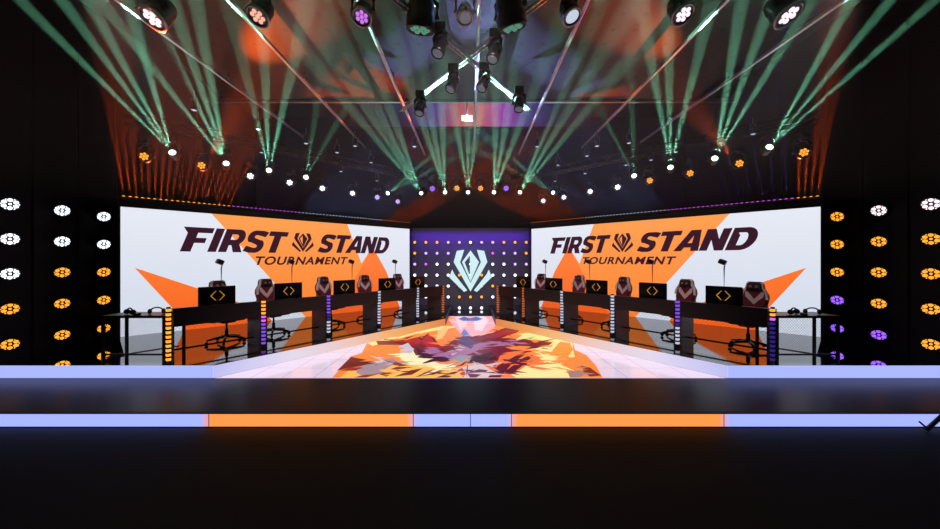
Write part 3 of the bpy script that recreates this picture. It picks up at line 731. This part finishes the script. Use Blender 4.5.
def chair_proto():
    # faces local -y (towards the desk); backrest behind
    t = thing('gaming_chair', 'maroon and white gaming chair', 'chair', (0,0,0), group='maroon and white gaming chairs')
    bm = bmesh.new()
    for k in range(5):
        a = 2*PI*k/5+.3
        leg = bmesh.new(); tube(leg, [(0,0,.13),(.18*math.cos(a),.18*math.sin(a),.115),(.33*math.cos(a),.33*math.sin(a),.085)], [.034,.026,.018], 8)
        lg = obj('base_leg', leg, M_fix, t)
        cs = bmesh.new(); lathe(cs, [(0,-.022),(.026,-.022),(.032,-.012),(.032,.012),(.026,.022),(0,.022)], Matrix.Translation((.33*math.cos(a),.33*math.sin(a),.034)) @ Matrix.Rotation(a, 4, 'Z') @ Matrix.Rotation(PI/2, 4, 'X'), 12)
        obj('caster', cs, M_fix, lg)
    bm.free()
    obj('gas_column', B(tube, [(0,0,.12),(0,0,.28),(0,0,.281),(0,0,.42)], [.034,.034,.02,.02], 12), M_fix, t)
    obj('tilt_mechanism', B(bbx, -.12, .12, -.12, .14, .41, .45, .012), M_fix, t)
    obj('seat', B(bbx, -.24, .24, -.26, .24, .45, .55, .035, 3), M_maroon, t)
    for s in (-1, 1):
        o = obj('seat_bolster', B(bbx, s*.245-.05, s*.245+.05, -.25, .2, .46, .585, .03, 3), M_cream, t)
        ab = bmesh.new(); tube(ab, [(s*.2,.0,.44),(s*.33,.0,.46),(s*.335,.0,.74)], .018, 8); ar = obj('armrest', ab, M_fix, t)
        obj('arm_pad', B(bbx, s*.335-.045, s*.335+.045, -.15, .12, .74, .77, .012), M_charcoal, ar)
    tilt = Matrix.Translation((0,.25,.52)) @ Matrix.Rotation(math.radians(-9), 4, 'X')
    # back outline (x,z): waist, winged shoulders, narrow head
    KX, KZ = .80, .90
    sh = lambda pts: [(x*KX, z*KZ) for x, z in pts]
    L = [(-.25,0),(-.28,.12),(-.245,.34),(-.275,.48),(-.26,.57),(-.18,.68),(-.155,.79),(-.11,.83)]
    out = sh(L+[(-x, z) for x, z in L[::-1]])
    bm = bmesh.new(); plate(bm, [out], -.045, .05, tilt)
    bmesh.ops.bevel(bm, geom=[e for e in bm.edges if e.calc_face_angle(0) > .9], offset=.018, segments=2, affect='EDGES')
    bk = obj('backrest', bm, M_maroon, t)
    for s in (-1, 1):
        bm = bmesh.new(); plate(bm, [sh([(s*.279,.44),(s*.265,.57),(s*.185,.69),(s*.158,.80),(s*.115,.83),(s*.125,.78),(s*.155,.67),(s*.22,.56),(s*.235,.44)])], -.075, -.03, tilt); obj('side_wing', bm, M_cream, bk)
        bm = bmesh.new(); plate(bm, [sh([(s*.0,.44),(s*.15,.62),(s*.19,.58),(s*.175,.50),(s*.0,.33)])], -.056, -.04, tilt); obj('stripe', bm, M_cream, bk)
        bm = bmesh.new(); plate(bm, [sh([(s*.23,.12),(s*.22,.30),(s*.25,.40),(s*.19,.33),(s*.17,.10)])], -.06, -.03, tilt); obj('side_wing', bm, M_charcoal, bk)
    bm = bmesh.new(); bbx(bm, -.115, .115, -.12, -.045, .575, .715, .03, 3); bmesh.ops.transform(bm, matrix=tilt, verts=bm.verts[:]); hc = obj('head_cushion', bm, M_charcoal, t)
    bm = bmesh.new()
    for s in (-1, 1): plate(bm, [[(s*.025,.625),(s*.065,.62),(s*.072,.66),(s*.03,.665)]], -.124, -.119, tilt)
    obj('cushion_mark', bm, mat('tan_print', lin((190,110,90)), .6, noise=(50,.1)), hc)
    return t
proto = chair_proto(); first = True
CH = {1: (1.10,.60,.65,.45,.40), -1: (.55,.38,.5,.45,.40)}
MO = (.74,.60,.58,.50,.28); WC = {1: (.85,.75,.90,.92,None), -1: (.78,.68,.88,.92,None)}
for sg in (1, -1):
    SGN[0] = sg; s = SIDE[sg]
    for i in range(6): light_column(sg, i)
    for i in range(5):
        p, dv, bkd, L, g = desk(sg, i)
        ang = math.atan2(dv.y, dv.x)
        base = Vector((COLP[i][0]*sg, COLP[i][1], ZP))
        seat = g.replace('player desk', 'player seat')
        q = base + dv*MO[i] + bkd*.30 + Vector((0,0,.831)); monitor(f'black monitor with a gold diamond logo on the {g} of the {s} row', q, ang)
        q.z = ZP
        if WC[sg][i] is not None:
            w = base + dv*WC[sg][i] + bkd*.47 + Vector((0,0,.831)); webcam_pole(f'player camera on a thin pole on the {g} of the {s} row', w, ang if sg == 1 else ang+PI)
        c = base + dv*CH[sg][i] + bkd*1.02
        d = -bkd; ca = math.atan2(d.y, d.x)+PI/2 + random.uniform(-.25,.25)
        lb = f'maroon and white gaming chair behind the {g} of the {s} row'
        if first: proto.location = c; proto.rotation_euler = (0,0,ca); proto['label'] = lb; first = False
        else: dup(proto, c, (0,0,ca), lb)
        # keyboard and mouse seen as low shapes by the front panel
        kb = thing('keyboard', f'low keyboard on the {g} of the {s} row', 'keyboard', base + dv*(L-.22) + bkd*.22 + Vector((0,0,.831)), (0,0,ang), 'keyboards on the player desks')
        obj('case', B(bbx, -.16, .16, -.06, .06, 0, .02, .006, 1), M_silver if i == 0 else M_fix, kb)
        bm = bmesh.new()
        for r in range(4):
            for k in range(11): bx(bm, -.15+k*.0275, -.15+k*.0275+.022, -.052+r*.027, -.052+r*.027+.022, .02, .028)
        obj('keys', bm, M_charcoal, kb)

# side tables with headsets -------------------------------------------------
def headset(label, p, rz):
    t = thing('headset', label, 'headset', p, (0,0,rz), 'headsets lying on the side tables')
    bm = bmesh.new(); tube(bm, [(.09*math.cos(a), 0, .035+.07*math.sin(a)) for a in [PI*k/10 for k in range(11)]], .011, 8); obj('headband', bm, M_fix, t)
    for s in (-1, 1):
        bm = bmesh.new(); lathe(bm, [(.0,-.02),(.03,-.02),(.042,-.01),(.042,.01),(.03,.02),(0,.02)], Matrix.Translation((s*.09,0,.043)) @ Matrix.Rotation(PI/2, 4, 'Y'), 14); obj('ear_cup', bm, M_charcoal, t)
    return t
for sg in (1, -1):
    s = SIDE[sg]
    x0, x1 = -5.98, -4.95
    t = thing('side_table', f'narrow black side table with wire mesh at the outer end of the {s} desk row', 'table', (x0*sg, 5.50, ZP), (0,0,0), 'side tables at the ends of the desk rows')
    def sb(bm, a, b, y0, y1, z0, z1): bx(bm, min(a*sg, b*sg), max(a*sg, b*sg), y0, y1, z0, z1)
    W = x1-x0
    obj('tabletop', B(sb, -.0, W, 0, .42, .745, .785), M_desk, t)
    for lx, ly in ((.0,.0),(.0,.38),(W-.04,.0),(W-.04,.38)):
        obj('leg', B(sb, lx, lx+.035, ly, ly+.035, 0, .745), M_black, t)
    obj('stretcher_bar', B(sb, .035, W-.04, .005, .03, .14, .165), M_black, t)
    bm = bmesh.new(); tube(bm, [(.05*sg,.04,.10),((W-.03)*sg,.30,.22)], .012, 8); obj('stretcher_bar', bm, M_black, t)
    bm = bmesh.new(); mesh_wires(bm, W-.04, .018, .02, .745, .045, .0011)
    bmesh.ops.scale(bm, vec=(sg,1,1), verts=bm.verts[:]); obj('mesh_screen', bm, M_black, t)
    for k, (a, b) in enumerate(((.35,.12),(.72,.2)) if sg == 1 else ((.30,.15),(.62,.14))):
        headset(f'black headset on the {s} side table, ' + ('nearer its outer end' if k == 0 else 'nearer the first light column'), ((x0+a)*sg, 5.50+b, ZP+.787), .4*(k*2-1))
    mo = thing('computer_mouse', f'small dark mouse on the {s} side table', 'mouse', ((x0+.53)*sg, 5.56, ZP+.785))
    bm = bmesh.new(); bbx(bm, -.03, .03, -.05, .05, 0, .032, .014, 3); obj('shell', bm, M_charcoal, mo)
    obj('scroll_wheel', B(bx, -.004, .004, .02, .035, .03, .036), M_silver, mo)

# tripod foot at the edge of the audience floor ------------------------------
t = thing('tripod_stand', 'black tripod leg standing on the dark floor in front of the lit riser', 'tripod', (6.0, 3.98, 0))
top = Vector((0,0,1.0))
for a, b in ((-.56,.08),(.35,-.35),(.35,.45)):
    obj('leg', B(tube, [(a, b, .02), (0, 0, .66)], [.022,.018], 8), M_fix, t)
obj('foot_brace', B(tube, [(-.53,.08,.03),(-.64,.08,.12)], .010, 6), M_fix, t)
obj('pole', B(tube, [(0,0,.3),(0,0,1.15)], .02, 10), M_fix, t)

# ================================================================ HAZE AND LIGHT
hz = bpy.data.materials.new('stage_haze'); hz.use_nodes = True; nt = hz.node_tree; nt.nodes.clear()
vo = nt.nodes.new('ShaderNodeVolumeScatter'); vo.inputs['Density'].default_value = .016; vo.inputs['Anisotropy'].default_value = .2
oo = nt.nodes.new('ShaderNodeOutputMaterial'); nt.links.new(vo.outputs[0], oo.inputs['Volume'])
bm = bmesh.new(); prism(bm, [(1.0,3.27),(12.85,3.27),(12.85,7.55),(6.75,7.55),(6.75,5.15),(1.0,5.15)], -8.3, 8.3)
bmesh.ops.transform(bm, matrix=Matrix(((0,0,1,0),(1,0,0,0),(0,1,0,0),(0,0,0,1))), verts=bm.verts[:])
h = obj('haze', bm, hz)
tag(h, 'thin stage haze under the ceiling that shows the lamp beams', 'haze', kind='stuff')

# two orange lamps of the rows also throw a pool on the ceiling panels
for (px, py), (qx, qy) in (((203,166),(288,32)), ((738,164),(620,22))):
    p = at(px, py, (4.0-EYE)*F/(HY-py)); e = at(qx, qy, (5.2-EYE)*F/(HY-qy))
    spot(p+(e-p).normalized()*.45, e, (255,100,35), 2000, 18, .9, .03)
# added unseen strip light, no fitting modelled, tinting the back panel purple from above
arealight((0, 12.6, 3.1), (math.radians(20), 0, 0), (110,30,255), 50, 4.3, .06)
for ci in range(2, 10):     # down-light of the top row grazing the board
    spot(((ci-5)*.424, 12.87, 2.70), ((ci-5)*.424, 12.955, 2.2), (225,130,255) if ci in (2,3,4,6,7,8,9) else (225,235,255), 7, 26, .8, .01)
for hx, hp in ((-3.4,1),(-1.6,1),(0,1),(1.6,1),(3.4,1)):     # the large front lamps light the desks and chairs
    spot((hx, 2.9, 4.6), (hx*1.1, 9.5, .9), (255,235,235), 330*hp, 70, .9, .1)

w = bpy.data.worlds.new('world'); S.world = w; w.use_nodes = True
w.node_tree.nodes['Background'].inputs[0].default_value = (0,0,0,1)
S.cycles.max_bounces = 6
S.cycles.volume_bounces = 0
